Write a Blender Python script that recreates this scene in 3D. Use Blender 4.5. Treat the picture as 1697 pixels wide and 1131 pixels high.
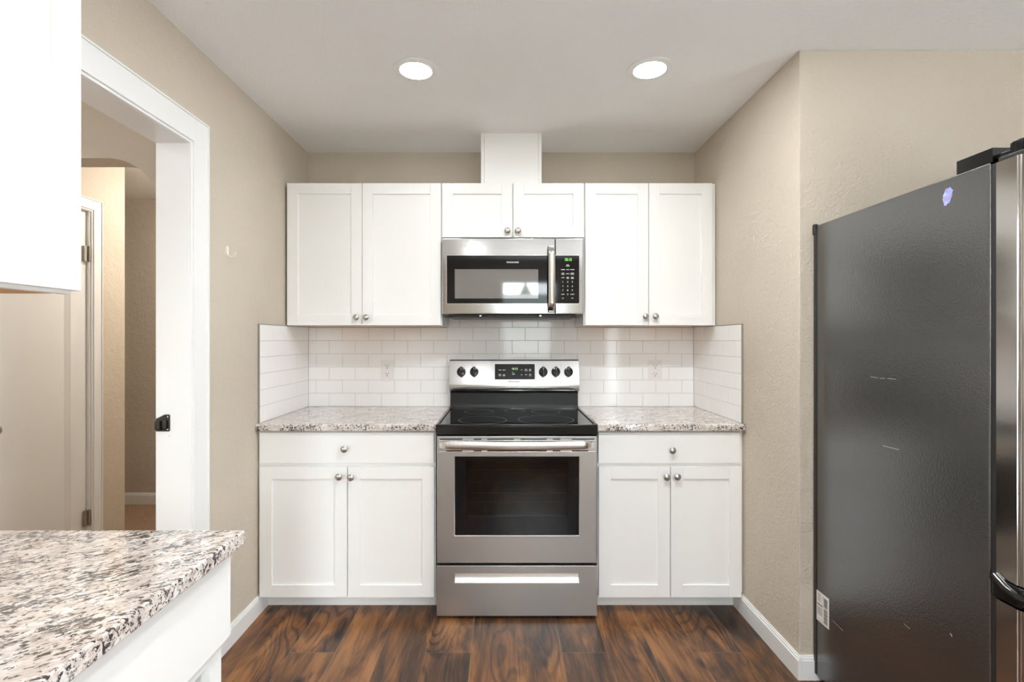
import bpy, bmesh, math, random
from mathutils import Vector, Matrix
random.seed(7)
for o in list(bpy.data.objects): bpy.data.objects.remove(o)
S = bpy.context.scene
COL = S.collection
PI = math.pi

# ------------------------------------------------------------------ camera
CH = 1.313                                     # lens height; back wall is the plane y = 0
cam_d = bpy.data.cameras.new('camera'); cam = bpy.data.objects.new('camera', cam_d); COL.objects.link(cam)
cam.location = (0, -3.04, CH); cam.rotation_euler = (PI/2, 0, 0)
cam_d.sensor_width = 36; cam_d.lens = 840/1697*36
cam_d.shift_x = 14.5/1697; cam_d.shift_y = -2.5/1697
cam_d.clip_start = .05
S.camera = cam

# ------------------------------------------------------------------ light and exposure
CAN = 48.0          # radiance of the kitchen downlights
REAR_FILL = 62.0         # unseen fill downlights added in the rear kitchen and side room
HALL = 47.0
SKY = 15.5
NEAR_FILL = 180.0  # added fill downlights just out of view, ahead of the camera
S.view_settings.view_transform = 'Standard'; S.view_settings.look = 'None'
S.view_settings.exposure = 0.80; S.view_settings.gamma = 1; S.view_settings.use_curve_mapping = False
W = bpy.data.worlds.new('sky'); S.world = W; W.use_nodes = True
bg = W.node_tree.nodes['Background']; bg.inputs[0].default_value = (.92, 1.0, 1.06, 1); bg.inputs[1].default_value = SKY
S.cycles.use_denoising = True
S.cycles.max_bounces = 10; S.cycles.diffuse_bounces = 6; S.cycles.glossy_bounces = 5; S.cycles.transparent_max_bounces = 8
S.cycles.sample_clamp_indirect = 8
S.cycles.caustics_reflective = False; S.cycles.caustics_refractive = False

def portal(name, loc, rot, sx, sy):            # guides daylight through a window opening
    l = bpy.data.lights.new(name, 'AREA'); l.shape = 'RECTANGLE'; l.size = sx; l.size_y = sy
    l.cycles.is_portal = True
    o = bpy.data.objects.new(name, l); COL.objects.link(o); o.location = loc; o.rotation_euler = rot

# ------------------------------------------------------------------ materials
def new_mat(name):
    m = bpy.data.materials.new(name); m.use_nodes = True
    return m, m.node_tree, m.node_tree.nodes['Principled BSDF']
def N(nt, t, **kw):
    n = nt.nodes.new(t)
    for k, v in kw.items():
        if isinstance(k, str) and hasattr(n, k): setattr(n, k, v)
    return n
def inp(n, k, v): n.inputs[k].default_value = v
def simple(name, col, rough=.5, metal=0, coat=0, spec=.5, bump=None, emis=None):
    m, nt, p = new_mat(name)
    inp(p, 'Base Color', (*col, 1)); inp(p, 'Roughness', rough); inp(p, 'Metallic', metal)
    inp(p, 'Coat Weight', coat); inp(p, 'Specular IOR Level', spec)
    if emis: inp(p, 'Emission Color', (*col, 1)); inp(p, 'Emission Strength', emis)
    if bump:                                   # (scale, strength, distance)
        tc = N(nt, 'ShaderNodeTexCoord'); n = N(nt, 'ShaderNodeTexNoise'); b = N(nt, 'ShaderNodeBump')
        inp(n, 'Scale', bump[0]); inp(n, 'Detail', 3); inp(b, 'Strength', bump[1]); inp(b, 'Distance', bump[2])
        nt.links.new(tc.outputs['Object'], n.inputs['Vector']); nt.links.new(n.outputs['Fac'], b.inputs['Height'])
        nt.links.new(b.outputs['Normal'], p.inputs['Normal'])
    return m
def ramp(nt, stops, interp='LINEAR'):
    r = N(nt, 'ShaderNodeValToRGB'); cr = r.color_ramp; cr.interpolation = interp
    while len(cr.elements) < len(stops): cr.elements.new(.5)
    for e, (p, c) in zip(cr.elements, stops):
        e.position = p; e.color = (*c, 1) if len(c) == 3 else c
    return r
def g(v): return (v, v, v)

def wall_mat(name, col, light):
    """painted orange-peel plaster with a few chips of bare plaster"""
    m, nt, p = new_mat(name)
    tc = N(nt, 'ShaderNodeTexCoord'); L = nt.links.new
    n1 = N(nt, 'ShaderNodeTexNoise'); inp(n1, 'Scale', 100); inp(n1, 'Detail', 4); inp(n1, 'Roughness', .55)
    n2 = N(nt, 'ShaderNodeTexNoise'); inp(n2, 'Scale', 24); inp(n2, 'Detail', 2)
    ad = N(nt, 'ShaderNodeMath', operation='ADD'); b = N(nt, 'ShaderNodeBump'); inp(b, 'Strength', .9); inp(b, 'Distance', .004)
    L(tc.outputs['Object'], n1.inputs['Vector']); L(tc.outputs['Object'], n2.inputs['Vector'])
    L(n1.outputs['Fac'], ad.inputs[0]); L(n2.outputs['Fac'], ad.inputs[1]); L(ad.outputs[0], b.inputs['Height'])
    L(b.outputs['Normal'], p.inputs['Normal'])
    v = N(nt, 'ShaderNodeTexVoronoi'); inp(v, 'Scale', 3.2); L(tc.outputs['Object'], v.inputs['Vector'])
    r = ramp(nt, [(0, g(1)), (.012, g(1)), (.018, g(0)), (1, g(0))]); L(v.outputs['Distance'], r.inputs[0])
    n3 = N(nt, 'ShaderNodeTexNoise'); inp(n3, 'Scale', 2.2); L(tc.outputs['Object'], n3.inputs['Vector'])
    r3 = ramp(nt, [(.3, tuple(c*.97 for c in col)), (.7, tuple(min(1, c*1.03) for c in col))]); L(n3.outputs['Fac'], r3.inputs[0])
    mx = N(nt, 'ShaderNodeMixRGB'); L(r.outputs[0], mx.inputs[0]); L(r3.outputs[0], mx.inputs[1]); mx.inputs[2].default_value = (*light, 1)
    L(mx.outputs[0], p.inputs['Base Color']); inp(p, 'Roughness', .6); inp(p, 'Specular IOR Level', .3)
    return m
M_WALL = wall_mat('beige_wall_paint', (.60, .53, .44), (.80, .75, .68))
M_CEIL = simple('textured_ceiling_paint', (.90, .90, .90), .8, bump=(95, .6, .004), spec=.2)
M_WHITE = simple('white_cabinet_paint', (.875, .875, .86), .38, spec=.45)
M_TRIM = simple('white_trim_paint', (.86, .86, .85), .35, spec=.45, bump=(9, .15, .002))
M_DOOR = simple('grey_white_door_paint', (.80, .81, .82), .4, bump=(30, .12, .002))
M_TILE = simple('white_glazed_tile', (.93, .925, .92), .08, coat=.4, spec=.5)
M_GROUT = simple('light_grout', (.56, .54, .52), .9)
M_EDGE = simple('tile_edge_trim', (.36, .34, .29), .45, .6)
M_CHROME = simple('brushed_nickel', (.52, .50, .47), .27, 1)
M_BRIGHT = simple('satin_polished_steel', (.80, .79, .775), .26, 1)
M_BLACK = simple('gloss_black_enamel', (.008, .008, .008), .12, spec=.4)
M_SATBLK = simple('satin_black_enamel', (.008, .008, .008), .34, spec=.35)
M_GLASSBLK = simple('black_ceramic_glass', (.006, .006, .007), .05, spec=.4)
M_BLKPL = simple('black_plastic', (.02, .02, .02), .35)
M_DARK = simple('dark_void', (.01, .01, .01), .8)
M_PRINT = simple('grey_white_print', (.62, .62, .60), .5)
M_PRINTD = simple('dark_grey_print', (.10, .10, .10), .5)
M_RING = simple('burner_ring_print', (.20, .20, .20), .25)
M_GREEN = simple('green_display_light', (.22, .75, .10), .5, emis=.55)
M_GREEN2 = simple('dim_green_display_light', (.35, .55, .22), .5, emis=.45)
M_PLATE = simple('white_outlet_plastic', (.80, .785, .77), .3)
M_SLOT = simple('outlet_slot', (.05, .045, .04), .6)
M_HINGE = simple('dull_steel_hinge', (.38, .36, .33), .4, .9)
M_HOOK = simple('ivory_plastic', (.85, .78, .68), .35)
M_WOOD = simple('maple_underside', (.62, .33, .11), .5, bump=(40, .1, .002))
M_PAPER = simple('label_paper', (.78, .77, .74), .6)
M_SHEET = simple('outdoor_siding', (.22, .23, .22), .9)
M_TREE = simple('conifer_green', (.05, .07, .05), .9)
M_STRIKE = simple('dark_bronze_latch', (.045, .04, .034), .32, .8)
M_OVENIN = simple('oven_cavity_enamel', (.05, .05, .045), .4)
M_RACK = simple('oven_rack_chrome', (.6, .58, .5), .3, 1)

def steel(name, col, rough, axis, amt=.5):
    m, nt, p = new_mat(name); L = nt.links.new
    tc = N(nt, 'ShaderNodeTexCoord'); mp = N(nt, 'ShaderNodeMapping')
    sc = [1100, 1100, 1100]; sc[axis] = 3; inp(mp, 'Scale', sc)
    n = N(nt, 'ShaderNodeTexNoise'); inp(n, 'Scale', 1); inp(n, 'Detail', 2)
    L(tc.outputs['Object'], mp.inputs[0]); L(mp.outputs[0], n.inputs['Vector'])
    r = ramp(nt, [(.25, g(rough*(1-.12*amt))), (.75, g(rough*(1+.15*amt)))]); L(n.outputs['Fac'], r.inputs[0])
    L(r.outputs[0], p.inputs['Roughness'])
    r2 = ramp(nt, [(.2, tuple(c*.975 for c in col)), (.8, tuple(c*1.02 for c in col))]); L(n.outputs['Fac'], r2.inputs[0])
    L(r2.outputs[0], p.inputs['Base Color'])
    inp(p, 'Metallic', 1)
    return m
M_STEEL = steel('brushed_stainless_horizontal', (.53, .52, .505), .36, 0, .25)
M_STEELV = steel('brushed_stainless_bright', (.50, .49, .48), .16, 0)
M_STEELM = steel('microwave_stainless', (.47, .46, .445), .15, 0)
M_FDOOR = steel('fridge_stainless', (.52, .50, .48), .14, 2, .3)

def fridge_side():
    m, nt, p = new_mat('pebbled_black_steel'); L = nt.links.new
    tc = N(nt, 'ShaderNodeTexCoord')
    n = N(nt, 'ShaderNodeTexNoise'); inp(n, 'Scale', 230); inp(n, 'Detail', 2); L(tc.outputs['Object'], n.inputs['Vector'])
    b = N(nt, 'ShaderNodeBump'); inp(b, 'Strength', .6); inp(b, 'Distance', .0007); L(n.outputs['Fac'], b.inputs['Height'])
    L(b.outputs[0], p.inputs['Coat Normal'])
    L(b.outputs[0], p.inputs['Normal'])
    inp(p, 'Base Color', (.016, .016, .016, 1)); inp(p, 'Roughness', .26); inp(p, 'Specular IOR Level', 1.0); inp(p, 'IOR', 1.75)
    inp(p, 'Coat Weight', .4); inp(p, 'Coat Roughness', .18)
    return m
M_FSIDE = fridge_side()

def granite(name, base, cool, scale=1.0):
    """pale granite, flecks drawn out along a diagonal, charcoal and taupe"""
    m, nt, p = new_mat(name); L = nt.links.new
    tc = N(nt, 'ShaderNodeTexCoord')
    rot = N(nt, 'ShaderNodeMapping'); inp(rot, 'Rotation', (0, 0, -math.radians(38)))
    mp = N(nt, 'ShaderNodeMapping'); inp(mp, 'Scale', (62*scale, 128*scale, 105*scale))
    L(tc.outputs['Object'], rot.inputs[0]); L(rot.outputs[0], mp.inputs[0])
    def noise(s, d, ro=.6, off=0, dist=0.0):
        mo = N(nt, 'ShaderNodeMapping'); inp(mo, 'Location', (off, off*1.7, off*.6)); L(mp.outputs[0], mo.inputs[0])
        n = N(nt, 'ShaderNodeTexNoise'); inp(n, 'Scale', s); inp(n, 'Detail', d); inp(n, 'Roughness', ro); inp(n, 'Distortion', dist)
        L(mo.outputs[0], n.inputs['Vector']); return n
    a = noise(.45, 3, .6, 3); ra = ramp(nt, [(.38, tuple(c*.86 for c in base)), (.50, base), (.62, cool)]); L(a.outputs['Fac'], ra.inputs[0])
    t = noise(.75, 4, .65, 11, .6); rt = ramp(nt, [(.55, g(0)), (.62, g(.55)), (1, g(.75))]); L(t.outputs['Fac'], rt.inputs[0])
    k = noise(1.25, 4, .65, 29, .8); cl = noise(.16, 2, .5, 47)
    ad = N(nt, 'ShaderNodeMath', operation='MULTIPLY_ADD'); L(cl.outputs['Fac'], ad.inputs[0]); ad.inputs[1].default_value = .38; L(k.outputs['Fac'], ad.inputs[2])
    rk = ramp(nt, [(.725, g(0)), (.76, g(1)), (1, g(1))]); L(ad.outputs[0], rk.inputs[0])
    m1 = N(nt, 'ShaderNodeMixRGB'); L(rt.outputs[0], m1.inputs[0]); L(ra.outputs[0], m1.inputs[1]); m1.inputs[2].default_value = (.34, .26, .22, 1)
    m2 = N(nt, 'ShaderNodeMixRGB'); L(rk.outputs[0], m2.inputs[0]); L(m1.outputs[0], m2.inputs[1]); m2.inputs[2].default_value = (.055, .05, .05, 1)
    L(m2.outputs[0], p.inputs['Base Color']); inp(p, 'Roughness', .09); inp(p, 'Coat Weight', .3); inp(p, 'Coat Roughness', .04)
    return m
M_GRAN = granite('polished_granite', (.70, .625, .575), (.79, .77, .75))

def floor_mat():
    m, nt, p = new_mat('hickory_laminate_planks'); L = nt.links.new
    def MA(op, a, b=None, c=None):
        n = N(nt, 'ShaderNodeMath', operation=op)
        for i, v in enumerate((a, b, c)):
            if v is None: continue
            if isinstance(v, (int, float)): n.inputs[i].default_value = v
            else: L(v, n.inputs[i])
        return n.outputs[0]
    PW, PL = .19, 1.22
    tc = N(nt, 'ShaderNodeTexCoord'); sp = N(nt, 'ShaderNodeSeparateXYZ'); L(tc.outputs['Object'], sp.inputs[0])
    X, Y = sp.outputs[0], sp.outputs[1]
    u = MA('DIVIDE', MA('ADD', X, .325), PW); i = MA('FLOOR', u); fu = MA('FRACT', u)
    third = MA('DIVIDE', i, 3.0); sh = MA('MULTIPLY', MA('FRACT', MA('ADD', third, .0001)), PL)
    v = MA('DIVIDE', MA('SUBTRACT', MA('ADD', Y, .915), sh), PL); j = MA('FLOOR', v); fv = MA('FRACT', v)
    # seams
    du = MA('MULTIPLY', MA('MINIMUM', fu, MA('SUBTRACT', 1.0, fu)), PW); dv = MA('MULTIPLY', MA('MINIMUM', fv, MA('SUBTRACT', 1.0, fv)), PL)
    seam = MA('LESS_THAN', MA('MINIMUM', du, dv), .0009)
    cid = N(nt, 'ShaderNodeCombineXYZ'); L(i, cid.inputs[0]); L(j, cid.inputs[1])
    wn = N(nt, 'ShaderNodeTexWhiteNoise', noise_dimensions='3D'); L(cid.outputs[0], wn.inputs['Vector'])
    wc = N(nt, 'ShaderNodeSeparateColor'); L(wn.outputs['Color'], wc.inputs[0])
    # plank-local coordinates, shifted per plank
    px = MA('MULTIPLY_ADD', wc.outputs[0], 17.0, X); py = MA('MULTIPLY_ADD', wc.outputs[1], 23.0, Y)
    def noise(sx, sy, d, ro, dist=0, off=0.0):
        c = N(nt, 'ShaderNodeCombineXYZ'); L(MA('MULTIPLY', px, sx), c.inputs[0]); L(MA('MULTIPLY', py, sy), c.inputs[1]); c.inputs[2].default_value = off
        n = N(nt, 'ShaderNodeTexNoise'); inp(n, 'Scale', 1); inp(n, 'Detail', d); inp(n, 'Roughness', ro); inp(n, 'Distortion', dist)
        L(c.outputs[0], n.inputs['Vector']); return n.outputs['Fac']
    tone = noise(8.5, 1.9, 4, .6, .7); field = noise(5.0, 1.1, 1, .4, .0, 5.0); fine = noise(300, 6, 3, .65, 0, 9.0); mid = noise(48, 2.4, 5, .68, .35, 13.0)
    rings = MA('SINE', MA('MULTIPLY', MA('ADD', field, MA('MULTIPLY', mid, .02)), 120.0))
    rg = ramp(nt, [(0, g(0)), (.62, g(0)), (1, g(1))]); L(MA('MULTIPLY_ADD', rings, .5, .5), rg.inputs[0])
    t = MA('ADD', MA('MULTIPLY', tone, 2.1), MA('MULTIPLY', wc.outputs[2], .30)); t = MA('SUBTRACT', t, .60)
    t = MA('ADD', t, MA('MULTIPLY', MA('SUBTRACT', mid, .5), .62)); t = MA('ADD', t, MA('MULTIPLY', MA('SUBTRACT', fine, .5), .6))
    t = MA('SUBTRACT', t, MA('MULTIPLY', rg.outputs[0], MA('MULTIPLY', MA('MAXIMUM', MA('SUBTRACT', noise(4.0, 1.0, 1, .5, 0, 31.0), .42), 0.0), 1.35)))
    cr = ramp(nt, [(.0, (.016, .011, .010)), (.25, (.042, .026, .020)), (.48, (.098, .048, .026)), (.68, (.175, .078, .033)), (1, (.34, .155, .058))])
    L(t, cr.inputs[0])
    # knots
    kc = N(nt, 'ShaderNodeCombineXYZ'); L(MA('MULTIPLY', px, 5.2), kc.inputs[0]); L(MA('MULTIPLY', py, 2.6), kc.inputs[1])
    kv = N(nt, 'ShaderNodeTexVoronoi'); inp(kv, 'Scale', 1); L(kc.outputs[0], kv.inputs['Vector'])
    kd = MA('ADD', kv.outputs['Distance'], MA('MULTIPLY', MA('SUBTRACT', mid, .5), .12))
    kr = ramp(nt, [(0, g(1)), (.05, g(.9)), (.13, g(0)), (1, g(0))]); L(kd, kr.inputs[0])
    m1 = N(nt, 'ShaderNodeMixRGB'); L(kr.outputs[0], m1.inputs[0]); L(cr.outputs[0], m1.inputs[1]); m1.inputs[2].default_value = (.018, .013, .012, 1)
    m2 = N(nt, 'ShaderNodeMixRGB'); L(MA('MULTIPLY', seam, .55), m2.inputs[0]); L(m1.outputs[0], m2.inputs[1]); m2.inputs[2].default_value = (.30, .22, .17, 1)  # paler seam colour stands in for thin reflections along the joints
    L(m2.outputs[0], p.inputs['Base Color'])
    inp(p, 'Roughness', .33); inp(p, 'Specular IOR Level', .35)
    b = N(nt, 'ShaderNodeBump'); inp(b, 'Strength', .25); inp(b, 'Distance', .001); L(fine, b.inputs['Height']); L(b.outputs[0], p.inputs['Normal'])
    return m
M_FLOOR = floor_mat()
def carpet_mat():
    m, nt, p = new_mat('tan_cut_pile_carpet'); L = nt.links.new
    tc = N(nt, 'ShaderNodeTexCoord'); n = N(nt, 'ShaderNodeTexNoise'); inp(n, 'Scale', 160); inp(n, 'Detail', 4); L(tc.outputs['Object'], n.inputs['Vector'])
    r = ramp(nt, [(.3, (.20, .115, .065)), (.7, (.50, .33, .21))]); L(n.outputs['Fac'], r.inputs[0]); L(r.outputs[0], p.inputs['Base Color'])
    b = N(nt, 'ShaderNodeBump'); inp(b, 'Distance', .01); L(n.outputs['Fac'], b.inputs['Height']); L(b.outputs[0], p.inputs['Normal']); inp(p, 'Roughness', 1)
    return m
M_CARPET = carpet_mat()
def holo():
    m, nt, p = new_mat('iridescent_sticker'); L = nt.links.new
    tc = N(nt, 'ShaderNodeTexCoord'); n = N(nt, 'ShaderNodeTexNoise'); inp(n, 'Scale', 90); inp(n, 'Detail', 3); L(tc.outputs['Object'], n.inputs['Vector'])
    r = ramp(nt, [(.3, (.30, .20, .45)), (.45, (.50, .35, .60)), (.55, (.25, .40, .85)), (.7, (.65, .60, .80))]); L(n.outputs['Fac'], r.inputs[0])
    L(r.outputs[0], p.inputs['Base Color']); inp(p, 'Roughness', .3); inp(p, 'Metallic', .4)
    return m
M_HOLO = holo()
def lamp_mat(name, col, st):
    m, nt, p = new_mat(name); inp(p, 'Base Color', (.8, .8, .8, 1)); inp(p, 'Emission Color', (*col, 1)); inp(p, 'Emission Strength', st); return m
M_LENS = lamp_mat('lit_lamp_lens', (.96, .99, 1.0), CAN)
M_FILLR = lamp_mat('fill_lens_rear', (.96, .99, 1.0), REAR_FILL)
M_FILLN = lamp_mat('fill_lens_near', (.96, .99, 1.0), NEAR_FILL)
M_LENSH = lamp_mat('lit_hall_lens', (1, .94, .85), HALL)
def pane_mat():
    m = bpy.data.materials.new('window_glass'); m.use_nodes = True; nt = m.node_tree; nt.nodes.clear(); L = nt.links.new
    o = N(nt, 'ShaderNodeOutputMaterial'); mx = N(nt, 'ShaderNodeMixShader'); mx.inputs[0].default_value = .06
    t = N(nt, 'ShaderNodeBsdfTransparent'); gl = N(nt, 'ShaderNodeBsdfGlossy'); gl.inputs['Roughness'].default_value = .02
    L(t.outputs[0], mx.inputs[1]); L(gl.outputs[0], mx.inputs[2]); L(mx.outputs[0], o.inputs[0]); return m
M_PANE = pane_mat()
def oven_glass():
    m = bpy.data.materials.new('dark_oven_glass'); m.use_nodes = True; nt = m.node_tree; nt.nodes.clear(); L = nt.links.new
    o = N(nt, 'ShaderNodeOutputMaterial'); mx = N(nt, 'ShaderNodeMixShader'); mx.inputs[0].default_value = .045
    t = N(nt, 'ShaderNodeBsdfTransparent'); t.inputs[0].default_value = (.34, .34, .32, 1)
    gl = N(nt, 'ShaderNodeBsdfGlossy'); gl.inputs['Roughness'].default_value = .03
    L(t.outputs[0], mx.inputs[1]); L(gl.outputs[0], mx.inputs[2]); L(mx.outputs[0], o.inputs[0]); return m
M_OVGLASS = oven_glass()
M_MWGLASS = simple('microwave_mesh_glass', (.17, .165, .16), .04, coat=.5, spec=.9)

# ------------------------------------------------------------------ mesh helpers
def box(bm, x0, x1, y0, y1, z0, z1, bev=0, seg=2, mtx=None):
    if x0 > x1: x0, x1 = x1, x0
    if y0 > y1: y0, y1 = y1, y0
    if z0 > z1: z0, z1 = z1, z0
    vs = [bm.verts.new(c) for c in ((x0,y0,z0),(x1,y0,z0),(x1,y1,z0),(x0,y1,z0),(x0,y0,z1),(x1,y0,z1),(x1,y1,z1),(x0,y1,z1))]
    fs = [bm.faces.new([vs[i] for i in f]) for f in ((3,2,1,0),(4,5,6,7),(0,1,5,4),(1,2,6,5),(2,3,7,6),(3,0,4,7))]
    geo = list(vs)
    if bev:
        es = list({e for f in fs for e in f.edges})
        r = bmesh.ops.bevel(bm, geom=es, offset=bev, segments=seg, profile=.5, affect='EDGES')
        geo = list({v for v in r['verts']} | {v for v in vs if v.is_valid})
    if mtx is not None: bmesh.ops.transform(bm, matrix=mtx, verts=[v for v in geo if v.is_valid])
    return geo
def prism(bm, poly, axis, a, b, mtx=None):
    """closed outline extruded along an axis; poly in the two other coordinates"""
    def P(u, v, w):
        return {'x': (w, u, v), 'y': (u, w, v), 'z': (u, v, w)}[axis]
    A = [bm.verts.new(P(u, v, a)) for u, v in poly]; B = [bm.verts.new(P(u, v, b)) for u, v in poly]
    n = len(poly)
    bm.faces.new(A); bm.faces.new(B[::-1])
    for i in range(n): bm.faces.new((A[i], B[i], B[(i+1) % n], A[(i+1) % n]))
    bmesh.ops.recalc_face_normals(bm, faces=list({f for v in A for f in v.link_faces}))
    if mtx is not None: bmesh.ops.transform(bm, matrix=mtx, verts=A+B)
    return A+B
def rrect(x0, x1, z0, z1, r, seg=5):
    pts = []
    for cx, cz, a0 in ((x1-r, z1-r, 0), (x0+r, z1-r, 90), (x0+r, z0+r, 180), (x1-r, z0+r, 270)):
        for k in range(seg+1):
            a = math.radians(a0 + 90*k/seg); pts.append((cx+r*math.cos(a), cz+r*math.sin(a)))
    return pts
def lathe(bm, prof, seg=28, mtx=None):
    """profile (radius, height) turned about Z"""
    rings = []; allv = []
    for r, h in prof:
        if r < 1e-6: v = bm.verts.new((0, 0, h)); rings.append([v]); allv.append(v)
        else:
            R = [bm.verts.new((r*math.cos(2*PI*k/seg), r*math.sin(2*PI*k/seg), h)) for k in range(seg)]
            rings.append(R); allv += R
    for a, b in zip(rings, rings[1:]):
        for k in range(seg):
            k2 = (k+1) % seg
            if len(a) == 1 and len(b) == 1: continue
            if len(a) == 1: bm.faces.new((a[0], b[k], b[k2]))
            elif len(b) == 1: bm.faces.new((a[k], b[0], a[k2]))
            else: bm.faces.new((a[k], b[k], b[k2], a[k2]))
    if mtx is not None: bmesh.ops.transform(bm, matrix=mtx, verts=allv)
    return allv
def tube(bm, pts, r, seg=10, rz=None, flat=1.0, up=Vector((0, 0, 1))):
    pts = [Vector(p) for p in pts]; rings = []
    for i, p in enumerate(pts):
        d = (pts[min(i+1, len(pts)-1)] - pts[max(i-1, 0)]).normalized()
        u = up if abs(d.dot(up)) < .95 else Vector((1, 0, 0))
        s = d.cross(u).normalized(); t = s.cross(d).normalized()
        rr = r if not isinstance(r, (list, tuple)) else r[i]
        rings.append([bm.verts.new(p + s*math.cos(2*PI*k/seg)*rr*flat + t*math.sin(2*PI*k/seg)*rr) for k in range(seg)])
    for a, b in zip(rings, rings[1:]):
        for k in range(seg): bm.faces.new((a[k], b[k], b[(k+1) % seg], a[(k+1) % seg]))
    bm.faces.new(rings[0][::-1]); bm.faces.new(rings[-1])
def T(x, y, z): return Matrix.Translation((x, y, z))
def RX(a): return Matrix.Rotation(math.radians(a), 4, 'X')
def RY(a): return Matrix.Rotation(math.radians(a), 4, 'Y')
def RZ(a): return Matrix.Rotation(math.radians(a), 4, 'Z')
def BM(): return bmesh.new()

ORG = {}
def link(o, parent=None):
    COL.objects.link(o)
    if parent: o.parent = parent
def thing(name, loc, label=None, cat=None, group=None, kind=None):
    o = bpy.data.objects.new(name, None); COL.objects.link(o); o.location = loc; o.empty_display_size = .05
    ORG[o.name] = Vector(loc); tag(o, label, cat, group, kind); return o
def tag(o, label=None, cat=None, group=None, kind=None):
    for k, v in (('label', label), ('category', cat), ('group', group), ('kind', kind)):
        if v: o[k] = v
    return o
def obj(name, bm, mat, parent=None, smooth=True, loc=None, label=None):
    """bm holds world coordinates"""
    if smooth:
        for f in bm.faces: f.smooth = True
    bmesh.ops.recalc_face_normals(bm, faces=bm.faces)
    if parent: off = ORG[parent.name]
    else: off = Vector(loc or (0, 0, 0))
    if off.length: bmesh.ops.translate(bm, verts=bm.verts, vec=-off)
    me = bpy.data.meshes.new(name); bm.to_mesh(me); bm.free()
    me.materials.append(mat)
    if smooth:
        me.set_sharp_from_angle(angle=math.radians(40))
    o = bpy.data.objects.new(name, me); link(o, parent); ORG[o.name] = off
    if smooth:
        w = o.modifiers.new('normals', 'WEIGHTED_NORMAL'); w.keep_sharp = True; w.weight = 80
    if not parent: o.location = off
    if label: o['label'] = label
    return o
def text(name, body, size, mat, parent, mtx, depth=.0004, bold=0, sx=1.0):
    c = bpy.data.curves.new(name, 'FONT'); c.body = body; c.size = size; c.align_x = 'CENTER'; c.align_y = 'CENTER'; c.extrude = depth; c.offset = bold
    t = bpy.data.objects.new('t', c); COL.objects.link(t)
    me = bpy.data.meshes.new_from_object(t); bpy.data.objects.remove(t); bpy.data.curves.remove(c)
    bm = bmesh.new(); bm.from_mesh(me); bpy.data.meshes.remove(me)
    bmesh.ops.transform(bm, matrix=mtx @ RX(90) @ Matrix.Diagonal((sx, 1, 1, 1)), verts=bm.verts)
    return bm if parent is None else obj(name, bm, mat, parent, smooth=False)
def struct(name, bm, mat, parent=None):
    o = obj(name, bm, mat, parent)
    if not parent: o['kind'] = 'structure'
    return o
def merge(dst, src):
    me = bpy.data.meshes.new('m'); src.to_mesh(me); src.free(); dst.from_mesh(me); bpy.data.meshes.remove(me)

# ------------------------------------------------------------------ the room
XL, XR, ZC = -1.173, 1.147, 2.435
XH = -1.29                                     # far face of the left wall
DY0, DY1, DZ = -1.915, -1.153, 2.045           # kitchen doorway
YR = -4.84                                     # rear wall
XE = 4.2                                       # far right wall
b = BM(); box(b, -1.23, XE, YR, 0, -.12, 0); struct('floor', b, M_FLOOR)
b = BM(); box(b, -3.6, -1.23, YR, 1.12, -.12, .002); struct('floor_hall', b, M_CARPET)
b = BM(); box(b, -3.6, XE, YR, 1.12, ZC, ZC+.12); struct('ceiling', b, M_CEIL)
b = BM(); box(b, XH, XE, 0, .12, 0, ZC); struct('wall_back', b, M_WALL)
b = BM()
box(b, XH, XL, YR, DY0, 0, ZC); box(b, XH, XL, DY1, 0, 0, ZC); box(b, XH, XL, DY0, DY1, DZ, ZC)
box(b, XH, XH+.1, .12, 1.0, 0, ZC)
struct('wall_left', b, M_WALL)
b = BM(); box(b, XR, XE, -1.078, 0, 0, ZC, .004); struct('wall_right', b, M_WALL)
# rear wall with a window and a glazed side light
def wall_with_holes(name, u0, u1, holes, axis, a, bb):
    b = BM(); us = sorted({u0, u1, *[h[0] for h in holes], *[h[1] for h in holes]})
    for p, q in zip(us, us[1:]):
        hs = [h for h in holes if h[0] <= p and h[1] >= q]
        zs = [0] + [z for h in sorted(hs, key=lambda h: h[2]) for z in (h[2], h[3])] + [ZC]
        for z0, z1 in zip(zs[::2], zs[1::2]):
            if z1 - z0 > 1e-4:
                if axis == 'y': box(b, p, q, a, bb, z0, z1)
                else: box(b, a, bb, p, q, z0, z1)
    return struct(name, b, M_WALL)
WIN = (-.04, .78, 1.0, 2.16); SIDE = (1.56, 1.84, .12, 2.05)
W4 = (-3.5, -2.35, .8, 2.15)
wall_with_holes('wall_rear', -3.6, XE, [WIN, SIDE, W4], 'y', YR-.14, YR)
WR = (-4.6, -3.3, .12, 1.5)  # unseen east window, added as a source of fill daylight
wall_with_holes('wall_east', YR, -1.078, [WR], 'x', XE, XE+.14)
def window(name, u0, u1, z0, z1, axis, c, bars=1):
    b = BM(); w = .045
    def bx(p, q, r, s, d0=-.03, d1=.03):
        if axis == 'y': box(b, p, q, c+d0, c+d1, r, s, .003)
        else: box(b, c+d0, c+d1, p, q, r, s, .003)
    bx(u0, u0+w, z0, z1); bx(u1-w, u1, z0, z1); bx(u0+w, u1-w, z0, z0+w); bx(u0+w, u1-w, z1-w, z1)
    for k in range(1, bars+1):
        m = u0+(u1-u0)*k/(bars+1); bx(m-.02, m+.02, z0+w, z1-w)
    fr = struct(name, b, M_TRIM)
    b = BM()
    if axis == 'y': box(b, u0+w, u1-w, c-.003, c+.003, z0+w, z1-w)
    else: box(b, c-.003, c+.003, u0+w, u1-w, z0+w, z1-w)
    obj('pane', b, M_PANE, fr)
window('window_1', *WIN, 'y', YR-.07, 0); window('window_2', *SIDE, 'y', YR-.07, 0)
window('added_window_3', *WR, 'x', XE+.07, 2)
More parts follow.
